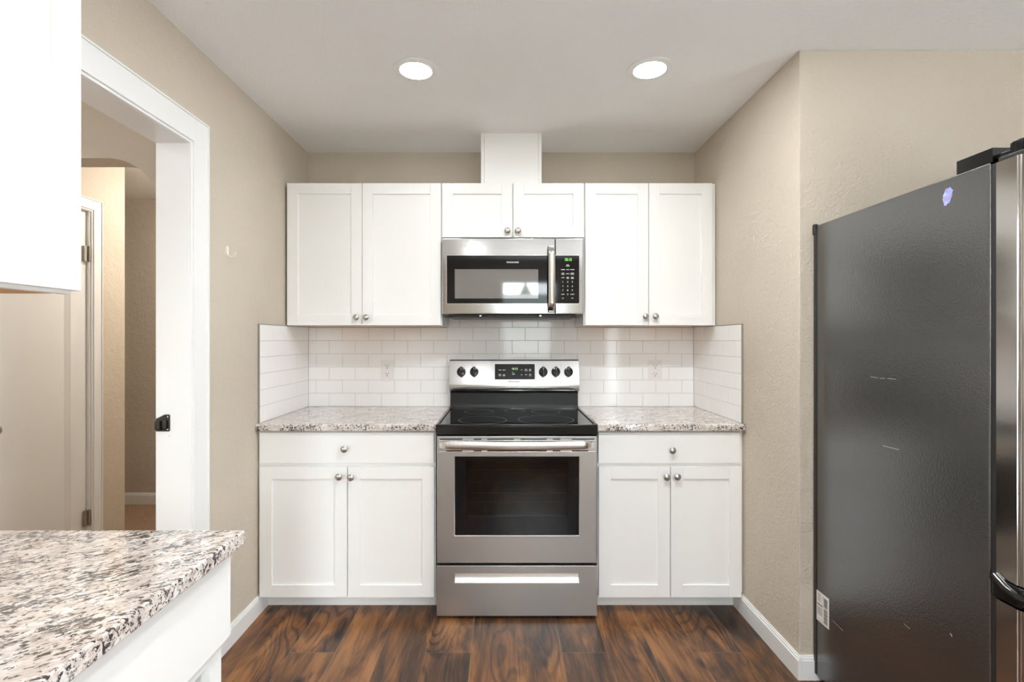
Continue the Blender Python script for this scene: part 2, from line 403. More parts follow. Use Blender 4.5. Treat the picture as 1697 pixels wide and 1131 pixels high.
portal('window_portal', ((WIN[0]+WIN[1])/2, YR-.15, (WIN[2]+WIN[3])/2), (PI/2, 0, 0), WIN[1]-WIN[0], WIN[3]-WIN[2])
window('window_4', *W4, 'y', YR-.07, 1)
portal('window_portal', ((W4[0]+W4[1])/2, YR-.15, (W4[2]+W4[3])/2), (PI/2, 0, 0), W4[1]-W4[0], W4[3]-W4[2])
portal('window_portal', ((SIDE[0]+SIDE[1])/2, YR-.15, (SIDE[2]+SIDE[3])/2), (PI/2, 0, 0), SIDE[1]-SIDE[0], SIDE[3]-SIDE[2])
portal('window_portal', (XE+.15, (WR[0]+WR[1])/2, (WR[2]+WR[3])/2), (PI/2, 0, PI/2), WR[1]-WR[0], WR[3]-WR[2])
# beyond the rear window: a neighbour's fence and a conifer, seen only mirrored in the microwave
b = BM(); box(b, -6, 8, -9.1, -9, -.1, 2.33); tag(obj('garden_fence', b, M_SHEET), 'grey boarded garden fence outside the window opposite the stove', 'fence')
b = BM(); prof = [(0, 2.72)]
for k in range(9):
    h = 2.72-k*.06; prof += [(.030+k*.030, h-.055), (.018+k*.028, h-.062)]
prof += [(.05, 2.1), (.05, -.1)]
lathe(b, prof, 14, T(.534, -9.8, 0)); tag(obj('conifer', b, M_TREE), 'dark conifer beyond the garden fence, mirrored in the microwave door', 'tree')

# hall beyond the doorway
AY0, AY1 = -.94, -.83
def arch_wall():
    b = BM(); x0, x1, r, zt = -2.30, -1.42, .217, 2.0645
    pts = [(-3.6, 0), (x0, 0)]
    pts += [(x0+r-r*math.cos(math.radians(a)), zt-r+r*math.sin(math.radians(a))) for a in range(0, 91, 6)]
    pts += [(x1-r+r*math.cos(math.radians(a)), zt-r+r*math.sin(math.radians(a))) for a in range(90, -1, -6)]
    pts += [(x1, 0), (XH, 0), (XH, ZC), (-3.6, ZC)]
    prism(b, pts, 'y', AY0, AY1); struct('wall_arch', b, M_WALL)
arch_wall()
HX = -2.41
HD0, HD1, HDZ = -.725, -.09, 2.06
b = BM(); box(b, HX-.11, HX, AY1, HD0, 0, ZC); box(b, HX-.11, HX, HD1, .19, 0, ZC, .004); box(b, HX-.11, HX, HD0, HD1, HDZ, ZC); struct('wall_hall', b, M_WALL)
b = BM(); box(b, -3.6, XH, 1.0, 1.12, 0, ZC); struct('wall_hall_end', b, M_WALL)
b = BM(); box(b, -3.72, -3.6, YR, 1.12, 0, ZC); struct('wall_west', b, M_WALL)

# base boards
def board(name, pts, h=.092, t=.013):
    """pts: floor line against the wall, offset towards the given side normals"""
    b = BM()
    for (x0, y0, x1, y1, nx, ny) in pts:
        steps = ((0, h-.016, t), (h-.016, h-.007, t*.72), (h-.007, h, t*.42))
        for z0, z1, tt in steps:
            if nx: box(b, x0, x0+nx*tt, y0, y1, z0, z1, .0012)
            else: box(b, x0, x1, y0, y0+ny*tt, z0, z1, .0012)
    return struct(name, b, M_TRIM)
board('baseboard_left', [(XL, DY1+.108, XL, -.535, 1, 0)])
board('baseboard_right', [(XR, -1.078-.013, XR, -.535, -1, 0), (XR+.0002, -1.078, XE, -1.078, 0, -1)])
board('baseboard_hall', [(-3.6, 1.0, XH, 1.0, 0, -1)])

# kitchen doorway: jamb lining and casing
b = BM(); jt = .016
box(b, XH-.003, XL+.003, DY1-.001, DY1+jt, 0, DZ+jt, .001); box(b, XH-.003, XL+.003, DY0-jt, DY0+.001, 0, DZ+jt, .001); box(b, XH-.003, XL+.003, DY0, DY1, DZ-.001, DZ+jt, .001)
tr = struct('trim_1', b, M_TRIM)
CW = .105
def casing(parent, X, sgn, ya, yb, zt, cw, mat):
    """flat casing with an inner bead, mitred look; X wall plane, sgn outward"""
    b = BM()
    for (w0, w1, t) in ((0, .010, .011), (.010, .020, .017), (.020, cw-.006, .015), (cw-.006, cw, .020)):
        x1 = X+sgn*t
        box(b, X, x1, yb+w0, yb+w1, 0, zt+w1, .0012); box(b, X, x1, ya-w1, ya-w0, 0, zt+w1, .0012)
        box(b, X, x1, ya-w0, yb+w0, zt+w0, zt+w1, .0012)
    return obj('casing', b, mat, parent)
casing(tr, XL, 1, DY0, DY1, DZ, CW, M_TRIM)
# surface latch keeper on the jamb
st = thing('latch_keeper', (-1.265, DY1, 1.0), 'dark bronze latch keeper screwed to the white doorway jamb', 'latch')
b = BM(); jz = DY1-.001
prism(b, [(-1.290, .971), (-1.243, .971), (-1.2395, .975), (-1.2395, 1.030), (-1.243, 1.034), (-1.258, 1.034), (-1.290, 1.018)], 'y', jz-.003, jz)
obj('plate', b, M_STRIKE, st)
b = BM(); box(b, -1.288, -1.268, jz-.016, jz-.003, .977, 1.012, .004); box(b, -1.266, -1.248, jz-.010, jz-.003, .980, 1.014, .004); obj('catch', b, M_STRIKE, st)
for z in (1.026, .979):
    b = BM(); lathe(b, [(0, .0055), (.0022, .0055), (.003, .003), (.003, 0)], 12, T(-1.2455, jz, z) @ RX(90)); obj('screw', b, M_BRIGHT, st)
b = BM(); lathe(b, [(0, .0006), (.0014, .0006), (.0014, 0)], 10, T(-1.243, jz, .954) @ RX(90)); obj('screw_hole', b, M_SLOT, tr)

# hall door in the side wall
dr = thing('door_1', (HX, (HD0+HD1)/2, 0), kind='structure')
def panel_leaf(b, w, h, t, st, rec, mold=.0, zb=None, zt=None, mtx=None):
    """frame-and-panel leaf: x 0..w, z 0..h, front face y=0 looking to -y, thickness t"""
    zb = st if zb is None else zb; zt = st if zt is None else zt
    bv = .0011; vs = []
    vs += box(b, 0, st, 0, t, 0, h, bv); vs += box(b, w-st, w, 0, t, 0, h, bv)
    vs += box(b, st, w-st, 0, t, 0, zb, bv); vs += box(b, st, w-st, 0, t, h-zt, h, bv)
    vs += box(b, st-.004, w-st+.004, rec, t-.002, zb-.004, h-zt+.004)
    if mold:
        for poly, ax, a, c in (((( st, .001), (st+mold, rec), (st, rec)), 'z', zb, h-zt), (((w-st, .001), (w-st-mold, rec), (w-st, rec)), 'z', zb, h-zt)):
            vs += prism(b, list(poly), ax, a, c)
        for poly in (((.001, zb), (rec, zb+mold), (rec, zb)), ((.001, h-zt), (rec, h-zt-mold), (rec, h-zt))):
            vs += prism(b, list(poly), 'x', st, w-st)
    if mtx is not None: bmesh.ops.transform(b, matrix=mtx, verts=list({v for v in vs if v.is_valid}))
b = BM(); panel_leaf(b, HD1-HD0-.012, HDZ-.02, .035, .107, .012, .028, mtx=T(HX-.012, HD0+.005, .012) @ RZ(90)); obj('leaf', b, M_DOOR, dr)
b = BM()
for z0, z1, y0, y1 in ((0, HDZ, HD1-.004, HD1+.012), (0, HDZ, HD0-.012, HD0+.004), (HDZ-.004, HDZ+.012, HD0, HD1)):
    box(b, HX-.11, HX+.002, y0, y1, z0, z1, .001)
box(b, HX-.085, HX-.048, HD0+.004, HD1-.004, HDZ-.02, HDZ-.004); obj('jamb', b, M_DOOR, dr)
casing(dr, HX, 1, HD0-.006, HD1+.006, HDZ, .072, M_DOOR)
for z in (1.81, .278):
    b = BM(); lathe(b, [(0, .046), (.0055, .046), (.006, .043), (.006, -.043), (.0055, -.046), (0, -.046)], 12, T(HX+.006, HD1-.006, z)); box(b, HX-.011, HX+.002, HD1-.034, HD1-.006, z-.044, z+.044, .001); obj('hinge', b, M_HINGE, dr)
b = BM(); lathe(b, [(0, .062), (.012, .061), (.022, .054), (.0265, .043), (.023, .032), (.012, .024), (.010, .010), (.026, .008), (.030, 0)], 28, T(HX-.012, -.665, .885) @ RY(90)); obj('door_knob', b, M_CHROME, dr)

# ------------------------------------------------------------------ cabinet parts
KNOB = [(0, .0285), (.005, .0282), (.0105, .0268), (.0145, .0243), (.0162, .0215), (.0155, .0192), (.0110, .0170), (.0065, .0140), (.0060, .0060), (.0085, .0022), (.0090, 0)]
def knob(parent, x, y, z, mtx=None):
    b = BM(); lathe(b, KNOB, 28, (T(x, y, z) @ RX(90)) if mtx is None else mtx)
    return obj('knob', b, M_CHROME, parent)
TH = .019
def door(parent, x0, x1, z0, z1, yf, kx, kz, st=.058, name='door'):
    b = BM(); panel_leaf(b, x1-x0, z1-z0, TH, st, .0075, mtx=T(x0, yf, z0)); d = obj(name, b, M_WHITE, parent)
    knob(d, kx, yf, kz); return d
def px(u, s): return (u-834)/s
SU = 308.5; SB = 347.7
UY, BY = -.305, -.61                           # carcass fronts
uf, bf = UY-TH, BY-TH                          # door faces
UZ0, UZ1 = 1.3885, 2.1535

def upper(name, x0, x1, z0, z1, doors, kz, label):
    t = thing('upper_cabinet', ((x0+x1)/2, -.15, z0), label, 'cabinet')
    b = BM()                                   # sides, top, recessed bottom, face frame
    box(b, x0, x0+.016, UY+.018, -.001, z0, z1, .0008); box(b, x1-.016, x1, UY+.018, -.001, z0, z1, .0008)
    box(b, x0+.016, x1-.016, UY+.018, -.001, z1-.016, z1); box(b, x0+.016, x1-.016, -.008, -.001, z0, z1-.016)
    box(b, x0, x0+.038, UY, UY+.018, z0, z1, .0008); box(b, x1-.038, x1, UY, UY+.018, z0, z1, .0008)
    box(b, x0+.038, x1-.038, UY, UY+.018, z0, z0+.038, .0008); box(b, x0+.038, x1-.038, UY, UY+.018, z1-.038, z1, .0008)
    xm = (doors[0][1]+doors[1][0])/2; box(b, xm-.02, xm+.02, UY, UY+.018, z0+.038, z1-.038)
    obj('carcass', b, M_WHITE, t)
    b = BM(); box(b, x0+.016, x1-.016, UY+.018, -.008, z0+.012, z0+.024); obj('bottom_panel', b, M_WOOD, t, label='unpainted maple underside')
    for (d0, d1, kx) in doors: door(t, d0, d1, z0+.001, z1-.002, uf, kx, kz)
    return t
upper('l', -1.160, -.329, UZ0, UZ1, [(-1.1755+.0165, px(600.2, SU), px(592, SU)), (px(601, SU), px(731, SU), px(608.3, SU))], CH+(563-526.7)/SU,
      'white two-door upper cabinet left of the microwave, over the left countertop')
upper('m', -.328, .4305, 1.859, UZ1, [(px(733, SU), px(848.8, SU), px(841, SU)), (px(850.6, SU), px(967, SU), px(858.3, SU))], CH+(563-384)/SU,
      'short white two-door upper cabinet directly above the microwave')
upper('r', .4325, 1.1435, UZ0, UZ1, [(px(969.5, SU), px(1074, SU), px(1068, SU)), (px(1075, SU), px(1180, SU), px(1084.3, SU))], CH+(563-525)/SU,
      'white two-door upper cabinet right of the microwave, over the right countertop')
# vent chase above the middle cabinet
ch = thing('vent_chase', (.043, -.15, UZ1), 'plain white boxed vent duct cover between short cabinet and ceiling', 'duct cover')
b = BM(); box(b, -.103, .190, -.287, -.001, UZ1, ZC, .001); obj('front_panel', b, M_WHITE, ch)
for x0, x1 in ((-.121, -.1035), (.1905, .208)):
    b = BM(); box(b, x0, x1, -.2895, -.001, UZ1, ZC, .0012); obj('side_trim', b, M_WHITE, ch)

def base(x0, x1, fill, drawer_x, doors, label, kdx, kdz):
    t = thing('base_cabinet', ((x0+x1)/2, -.3, 0), label, 'cabinet')
    b = BM(); box(b, x0, x1, BY, -.001, .1, .8795, .0008)
    obj('carcass', b, M_WHITE, t)
    b = BM(); box(b, x0, x1, -.535, -.45, 0, .1); obj('toe_kick', b, M_WHITE, t)
    b = BM(); box(b, drawer_x[0], drawer_x[1], bf, BY, .7235, .8705, .0013); d = obj('drawer', b, M_WHITE, t); knob(d, kdx, bf, kdz)
    for (d0, d1, kx, kz) in doors: door(t, d0, d1, .0855, .7065, bf, kx, kz)
    return t
base(-1.171, -.3225, 0, (-1.160, -.330), [(-1.160, px(575.6, SB), px(563.7, SB), CH-(789-563)/SB), (px(577, SB), -.3285, px(583.2, SB), CH-(790-563)/SB)],
     'white base cabinet with one drawer and two doors, left of the stove', px(572.6, SB), CH-(743.5-563)/SB)
base(.4495, 1.1455, 0, (px(991.5, SB), px(1226, SB)), [(px(992, SB), px(1110, SB), px(1103, SB), CH-(789.5-563)/SB), (px(1111.3, SB), px(1228, SB), px(1120.3, SB), CH-(789-563)/SB)],
     'white base cabinet with one drawer and two doors, right of the stove', px(1112.2, SB), CH-(745.5-563)/SB)

# countertops
def slab(name, x0, x1, y0, y1, z0, z1, label):
    b = BM(); box(b, x0, x1, y0, y1, z0, z1, .004, 3)
    return tag(obj(name, b, M_GRAN, None, loc=((x0+x1)/2, (y0+y1)/2, z0)), label, 'countertop')
slab('countertop', XL+.001, -.3185, -.646, -.001, .8795, .912, 'speckled granite countertop left of the stove')
slab('countertop', .4465, XR-.001, -.646, -.001, .8795, .912, 'speckled granite countertop right of the stove')

# ------------------------------------------------------------------ subway tile
def tiles(name, where, label):
    root = thing(name, {'b': (0, -.004, .912), 'l': (XL, -.3, .912), 'r': (XR, -.3, .912)}[where], label, 'tiles')
    TP, RP, GR = .1563, .0788, .0016
    b = BM(); gb = BM()
    def put(u0, u1, z0, z1):
        if u1-u0 < .006: return
        ti = Matrix.Rotation(random.uniform(-.0016, .0016), 4, 'Z') @ Matrix.Rotation(random.uniform(-.0016, .0016), 4, 'X')
        c = ((u0+u1)/2, (z0+z1)/2)
        hw, hh = (u1-u0-GR)/2, (z1-z0-GR)/2
        if where == 'b': M = T(c[0], -.0078, c[1])
        elif where == 'l': M = T(XL+.0078, c[0], c[1]) @ RZ(90)
        else: M = T(XR-.0078, c[0], c[1]) @ RZ(-90)
        box(b, -hw, hw, 0, .0068, -hh, hh, .0013, 2, M @ ti)
    for r in range(6):
        z0, z1 = .9125+r*RP, .9125+(r+1)*RP
        if where == 'b':
            u = -1.041-TP*2 + (0 if r % 2 == 0 else TP/2)
            while u < XR:
                put(max(u, XL+.0085), min(u+TP, XR-.0085), z0, z1); u += TP
        else:
            u = -.0085
            first = TP*.5 if r % 2 == 0 else TP
            w = first
            while u > -.615:
                put(max(u-w, -.616), u, z0, z1); u -= w; w = TP
    if where == 'b':
        u = -1.041-TP*2
        while u < XR:
            if u+TP > -.329 and u < .4315: put(max(u, -.329), min(u+TP, .4315), .9125+6*RP, 1.4455)
            u += TP
        box(gb, -.328, .4315, -.0066, -.0005, .9125+6*RP, 1.4455)
    obj('tile', b, M_TILE, root, smooth=True)['kind'] = 'stuff'
    ZT = .9125+6*RP
    if where == 'b': box(gb, XL+.001, XR-.001, -.0066, -.0005, .9125, ZT)
    elif where == 'l': box(gb, XL+.0005, XL+.0066, -.616, -.007, .9125, ZT)
    else: box(gb, XR-.0066, XR-.0005, -.616, -.007, .9125, ZT)
    obj('grout', gb, M_GROUT, root)
    if where != 'b':
        s = 1 if where == 'l' else -1; X = XL if where == 'l' else XR
        e = BM(); box(e, X, X+s*.0095, -.6195, -.6165, .9125, ZT+.003, .0005); box(e, X, X+s*.0090, -.6165, -.33, ZT, ZT+.0028, .0005)
        obj('edge_trim', e, M_EDGE, root)
tiles('backsplash', 'b', 'white subway tile backsplash on the back wall behind the stove')
tiles('backsplash', 'l', 'white subway tile return on the left wall above the left countertop')
tiles('backsplash', 'r', 'white subway tile return on the right wall above the right countertop')

def outlet(x, z, label):
    t = thing('wall_outlet', (x, -.008, z), label, 'outlet', 'outlets in the tile backsplash')
    b = BM(); prism(b, rrect(x-.040, x+.040, z-.063, z+.063, .004), 'y', -.0125, -.0075)
    obj('cover_plate', b, M_PLATE, t)
    for dz in (.0235, -.0235):
        b = BM(); prism(b, rrect(x-.0165, x+.0165, z+dz-.0195, z+dz+.0195, .008), 'y', -.0145, -.0124); r = obj('receptacle', b, M_PLATE, t)
        b = BM(); box(b, x-.0082, x-.0056, -.0149, -.0144, z+dz+.001, z+dz+.010); box(b, x+.0056, x+.0082, -.0149, -.0144, z+dz+.001, z+dz+.010)
        lathe(b, [(0, .0005), (.0032, .0005), (.0032, 0)], 12, T(x, -.0144, z+dz-.0075) @ RX(90)); obj('slot', b, M_SLOT, r)
    for dz in (.052, -.052):
        b = BM(); lathe(b, [(0, .001), (.0025, .0008), (.003, 0)], 12, T(x, -.0125, z+dz) @ RX(90)); obj('screw', b, M_PLATE, t)
outlet(px(641.8, 277.5), CH-(614.5-563)/277.5, 'white duplex outlet in the backsplash left of the stove')
outlet(px(1086, 277.5), CH-(614.5-563)/277.5, 'white duplex outlet in the backsplash right of the stove')

# ------------------------------------------------------------------ stove
RC = .0637; RW = .757; R0, R1 = RC-RW/2, RC+RW/2
RF = -.664                                     # door face
rg = thing('stove', (RC, -.33, 0), 'stainless steel electric range with black glass cooktop between the base cabinets', 'stove')
b = BM(); box(b, R0+.004, R1-.004, -.615, -.02, .03, .862, .001)
# hollow oven front is made by the door; body stays behind it
obj('body', b, M_BLKPL, rg)
for x in (R0+.045, R1-.055):
    for y in (-.60, -.08):
        b = BM(); lathe(b, [(0, 0), (.017, 0), (.017, .008), (.008, .012), (.008, .031)], 16, T(x, y, 0)); obj('foot', b, M_BLKPL, rg)
# cooktop: black frame with raised rim, glass
b = BM(); box(b, R0, R1, -.672, -.078, .8665, .910, .004, 3)
for x0, x1 in ((R0, R0+.012), (R1-.012, R1)): box(b, x0, x1, -.668, -.10, .905, .9155, .003, 2)
box(b, R0, R1, -.672, -.657, .905, .9155, .0035, 3); box(b, R0+.012, R1-.012, -.12, -.085, .905, .918, .004, 3)
obj('cooktop_frame', b, M_BLACK, rg)
b = BM(); box(b, R0+.022, R1-.022, -.650, -.125, .909, .9135, .0015); ct = obj('cooktop_glass', b, M_GLASSBLK, rg)
for cx, cy, r in ((-.102, -.525, .118), (.212, -.512, .138), (-.135, -.235, .078), (.235, -.235, .078), (.0637, -.20, .055)):
    b = BM(); lathe(b, [(r-.0016, .0002), (r+.0016, .0002)], 64, T(cx, cy, .9135)); obj('burner_ring', b, M_RING, ct)
# backguard
b = BM()
prism(b, [(-.02, .90), (-.078, .90), (-.090, .915), (-.080, .935), (-.078, 1.000), (-.084, 1.006), (-.080, 1.012), (-.02, 1.012)], 'x', R0+.006, R1-.006)
obj('riser', b, M_SATBLK, rg)
b = BM()
prism(b, [(-.02, 1.0125), (-.090, 1.0125), (-.108, 1.053), (-.079, 1.188), (-.074, 1.1905), (-.02, 1.1905)], 'x', R0+.0015, R1-.0015)
bgd = obj('backguard', b, M_STEELV, rg)
b = BM(); box(b, R0+.003, R1-.003, -.078, -.018, 1.1905, 1.194); obj('top_cap', b, M_BLKPL, rg)
TILT = -math.degrees(math.atan2(.029, .135))
PB = T(0, -.1082, 1.053) @ RX(TILT)            # panel plane: local z up the slope, local -y outward
def zt(v): return (CH-(v-563)/286.0)-1.053
b = BM(); prism(b, rrect(px(820, 286), px(886.4, 286), zt(629), zt(603.3), .004), 'y', -.0015, .001, PB); dp = obj('display_panel', b, M_GLASSBLK, bgd)
dp2 = lambda u, v, y=-.0018: PB @ T(px(u, 286), y, zt(v))
text('clock_digits', '10:13', .0175, M_GREEN2, dp, dp2(853, 611.5), bold=.0003, sx=.9)
b = BM()
for u, v, w in ((828.5, 613.4, 4.6), (835.2, 613.4, 4.6), (828.5, 620.6, 4.6), (828.5, 622.8, 4.2), (835.2, 621, 3), (835.2, 622.9, 4.6), (850, 617.4, 3.2), (851, 620.3, 4.6),
                (871.8, 612.4, 4.6), (872.3, 614.6, 5.2), (878.6, 612.4, 3.6), (878.6, 614.6, 3.6), (878.6, 620.6, 3.6), (878.6, 622.8, 3.6), (871.8, 621.2, 3.4)):
    w /= 286; b = BM(); box(b, -w/2, w/2, -.0003, 0, -.0016, .0016, 0, 1, dp2(u, v)); obj('key_label', b, M_PRINT, dp, smooth=False)
for v, s in ((613.4, 1), (621.3, -1)):
    b = BM(); prism(b, [(-.005, -.003*s), (0, .004*s), (.005, -.003*s), (.0035, -.003*s), (0, .0018*s), (-.0035, -.003*s)], 'y', -.0003, 0, dp2(864.6, v)); obj('arrow_key', b, M_PRINT, dp, smooth=False)
text('logo_text', 'FRIGIDAIRE', .0105, M_PRINTD, bgd, PB @ T(px(852, 286), -.0004, zt(632.8)), sx=1.25)
for u in (764.3, 785.7, 900.2, 921.2, 942.2):
    K = PB @ T(px(u, 285.5), 0, zt(616.6))
    b = BM(); lathe(b, [(0, .016), (.021, .0155), (.0245, .013), (.0258, .004), (.026, 0)], 36, K @ Matrix.Diagonal((1, 1, 1.08, 1)) @ RX(90)); kn = obj('control_knob', b, M_BLACK, bgd)
    b = BM(); box(b, -.0075, .0075, -.027, -.014, -.029, .029, .004, 3, K); gr = obj('grip', b, M_BLACK, kn)
    b = BM(); box(b, -.001, .001, -.0276, -.0268, .010, .024, 0, 1, K); obj('pointer', b, M_PRINT, kn)
for u, v in ((782, 605.3), (764, 633), (786, 631), (899.8, 605), (930, 605), (900, 631), (922, 631), (943, 632.5), (771.5, 607.5), (926, 605)):
    b = BM(); lathe(b, [(.0012, .0004), (.0022, .0004)], 10, PB @ T(px(u, 286), 0, zt(v)) @ RX(90)); obj('burner_mark', b, M_PRINTD, bgd)
# oven door with window
DZ0, DZ1 = .2635, .8605
wx0, wx1, wz0, wz1 = px(754, 353.5), px(959.5, 353.5), CH-(888-563)/353.5, CH-(757.5-563)/353.5
b = BM()
d0, d1 = R0+.0035, R1-.0035
box(b, d0, wx0, RF, RF+.040, DZ0, DZ1, .0015); box(b, wx1, d1, RF, RF+.040, DZ0, DZ1, .0015)
b.free(); b = BM()
def frame_plate(b, X0, X1, Z0, Z1, x0, x1, z0, z1, y0, y1, bev):
    """flat plate with a rectangular hole, one connected mesh"""
    o = [(X0, Z0), (X1, Z0), (X1, Z1), (X0, Z1)]; i = [(x0, z0), (x1, z0), (x1, z1), (x0, z1)]
    F = [b.verts.new((x, y0, z)) for x, z in o]; Fi = [b.verts.new((x, y0, z)) for x, z in i]
    B = [b.verts.new((x, y1, z)) for x, z in o]; Bi = [b.verts.new((x, y1, z)) for x, z in i]
    outer = []
    for k in range(4):
        n = (k+1) % 4
        b.faces.new((F[k], F[n], Fi[n], Fi[k])); b.faces.new((B[n], B[k], Bi[k], Bi[n]))
        b.faces.new((F[n], F[k], B[k], B[n])); b.faces.new((Fi[k], Fi[n], Bi[n], Bi[k]))
    es = [e for e in b.edges if all(v in F for v in e.verts) or all(v in Fi for v in e.verts)]
    bmesh.ops.bevel(b, geom=es, offset=bev, segments=3, profile=.5, affect='EDGES')
frame_plate(b, d0, d1, DZ0, DZ1, wx0, wx1, wz0, wz1, RF, RF+.040, .003)
od = obj('oven_door', b, M_STEEL, rg)
b = BM(); frame_plate(b, wx0+.0015, wx1-.0015, wz0+.0015, wz1-.0015, px(772, 353), px(942, 353), CH-(856-563)/353, CH-(764.5-563)/353, RF+.003, RF+.009, .0005); obj('window_border', b, M_GLASSBLK, od)
b = BM(); box(b, px(772, 353)-.001, px(942, 353)+.001, RF+.004, RF+.008, CH-(856-563)/353-.001, CH-(764.5-563)/353+.001); obj('window_glass', b, M_OVGLASS, od)
b = BM(); box(b, wx0+.002, wx1-.002, RF+.036, RF+.0395, wz0, wz1); obj('cavity_back', b, M_OVENIN, od)
for v in (816, 853):
    b = BM(); z = CH-(v-563)/348
    tube(b, [(px(776, 350), RF+.022, z), (px(938, 350), RF+.022, z)], .0011, 6)
    for k in range(22):
        x = px(778, 350)+(px(936, 350)-px(778, 350))*k/21; tube(b, [(x, RF+.022, z), (x, RF+.034, z+.001)], .0008, 5)
    obj('oven_rack', b, M_RACK, od)
# thin rack runners behind the glass
b = BM()
for v in (779, 798.5, 832): tube(b, [(px(776, 350), RF+.033, CH-(v-563)/348), (px(938, 350), RF+.033, CH-(v-563)/348)], .0007, 5)
obj('rack_runner', b, M_RACK, od)
# vent slots along the top of the door, above and below the handle
b = BM()
for v, segs in ((728.3, ((729, 766.5), (785, 798), (807.5, 852), (862.5, 906), (916, 928.5), (947.5, 985))), (747.6, ((740, 766.5), (785, 798), (807.5, 906), (916, 928.5), (947.5, 975)))):
    for u0, u1 in segs: box(b, px(u0, 353.5), px(u1, 353.5), RF-.0006, RF+.0005, CH-(v+.95-563)/353.5, CH-(v-.95-563)/353.5)
obj('vent_slots', b, M_DARK, od, smooth=False)
b = BM()
for v in (730.6, 749.4): box(b, px(727.5, 353.5), px(986, 353.5), RF-.0025, RF+.001, CH-(v+.8-563)/353.5, CH-(v-.8-563)/353.5, .0008)
obj('vent_lip', b, M_BRIGHT, od)
# bowed bar handle
b = BM(); n = 40; pts = []; rr = []
hx0, hx1 = px(726.5, 362), px(986.5, 362)
for k in range(n+1):
    t = k/n; x = hx0+.004+(hx1-hx0-.008)*t; e = min(t, 1-t)
    out = .012+.034*min(1, (e/.045)**.6) if e < .045 else .046+.010*math.sin(PI*t)
    z = CH-(739.0-563)/(840/(3.04-.664-out)) - .006*math.sin(PI*t)+.003
    pts.append((x, RF-out, z)); rr.append(.0185 if .006 < e else .0165)
tube(b, pts, rr, 18, flat=.42)
obj('handle', b, M_BRIGHT, od)
# storage drawer with long scooped grip
gx0, gx1, gz0, gz1 = px(754, 354), px(959.5, 354), CH-(966.5-563)/354, CH-(951-563)/354
b = BM(); frame_plate(b, R0+.002, R1-.002, .0165, .2525, gx0, gx1, gz0, gz1, RF-.002, RF+.03, .0022); sd = obj('storage_drawer', b, M_STEEL, rg)
b = BM(); prism(b, [(RF+.013, gz1), (RF+.016, gz1), (RF+.012, gz0), (RF-.001, gz0), (RF-.0005, gz0+.002), (RF+.005, gz0+.008), (RF+.010, gz0+.022)], 'x', gx0, gx1)
obj('recessed_grip', b, M_BRIGHT, sd)
b = BM(); box(b, gx0, gx1, RF+.015, RF+.028, gz0-.002, gz1+.002); obj('grip_back', b, M_STEELV, sd)

# ------------------------------------------------------------------ microwave
SM = 313.0; MF = -.356
m0, m1 = px(732, SM), px(966.8, SM); mz0, mz1 = CH+(563-521)/SM, CH+(563-394.7)/SM
mw = thing('microwave', ((m0+m1)/2, -.18, mz0), 'stainless over-the-range microwave hung beneath the short white cabinet', 'microwave')
b = BM(); box(b, m0+.002, m1-.002, MF+.036, -.002, mz0+.002, mz1-.001, .002); obj('body', b, M_STEELM, mw)
b = BM(); box(b, m0+.03, m1-.03, MF+.050, -.03, mz0-.016, mz0+.002, .004)
for k in range(14): box(b, m0+.06+k*.046, m0+.09+k*.046, MF+.046, MF+.052, mz0-.013, mz0-.004)
vt = obj('vent_base', b, M_BLKPL, mw)
for x in (px(797, 300), px(894, 300)):
    b = BM(); box(b, x-.006, x+.006, MF+.045, MF+.051, mz0-.010, mz0-.002, .001); obj('clip', b, M_BRIGHT, vt)
seam = px(920.2, SM)
b = BM(); box(b, m0, seam-.0008, MF, MF+.035, mz0, mz1, .0045, 3); md = obj('door', b, M_STEELM, mw)
b = BM(); box(b, seam+.0008, m1, MF, MF+.035, mz0, mz1, .0045, 3); mp = obj('control_panel', b, M_STEELM, mw)
gz_0, gz_1 = CH+(563-503.3)/SM, CH+(563-423.7)/SM
def half_round(x0, x1, z0, z1, r, left):
    full = rrect(x0, x1, z0, z1, r)
    return full
b = BM(); prism(b, rrect(px(740.4, SM), seam-.001, gz_0, gz_1, .004), 'y', MF-.0012, MF+.002); mg = obj('glass_front', b, M_GLASSBLK, md)
b = BM(); box(b, px(753.7, SM), px(892, SM), MF-.0016, MF-.0008, CH+(563-495)/SM, CH+(563-446.6)/SM); obj('viewing_window', b, M_MWGLASS, mg)
b = BM(); prism(b, rrect(seam+.001, px(959.8, SM), gz_0, gz_1, .006), 'y', MF-.0012, MF+.002); mk = obj('keypad', b, M_GLASSBLK, mp)
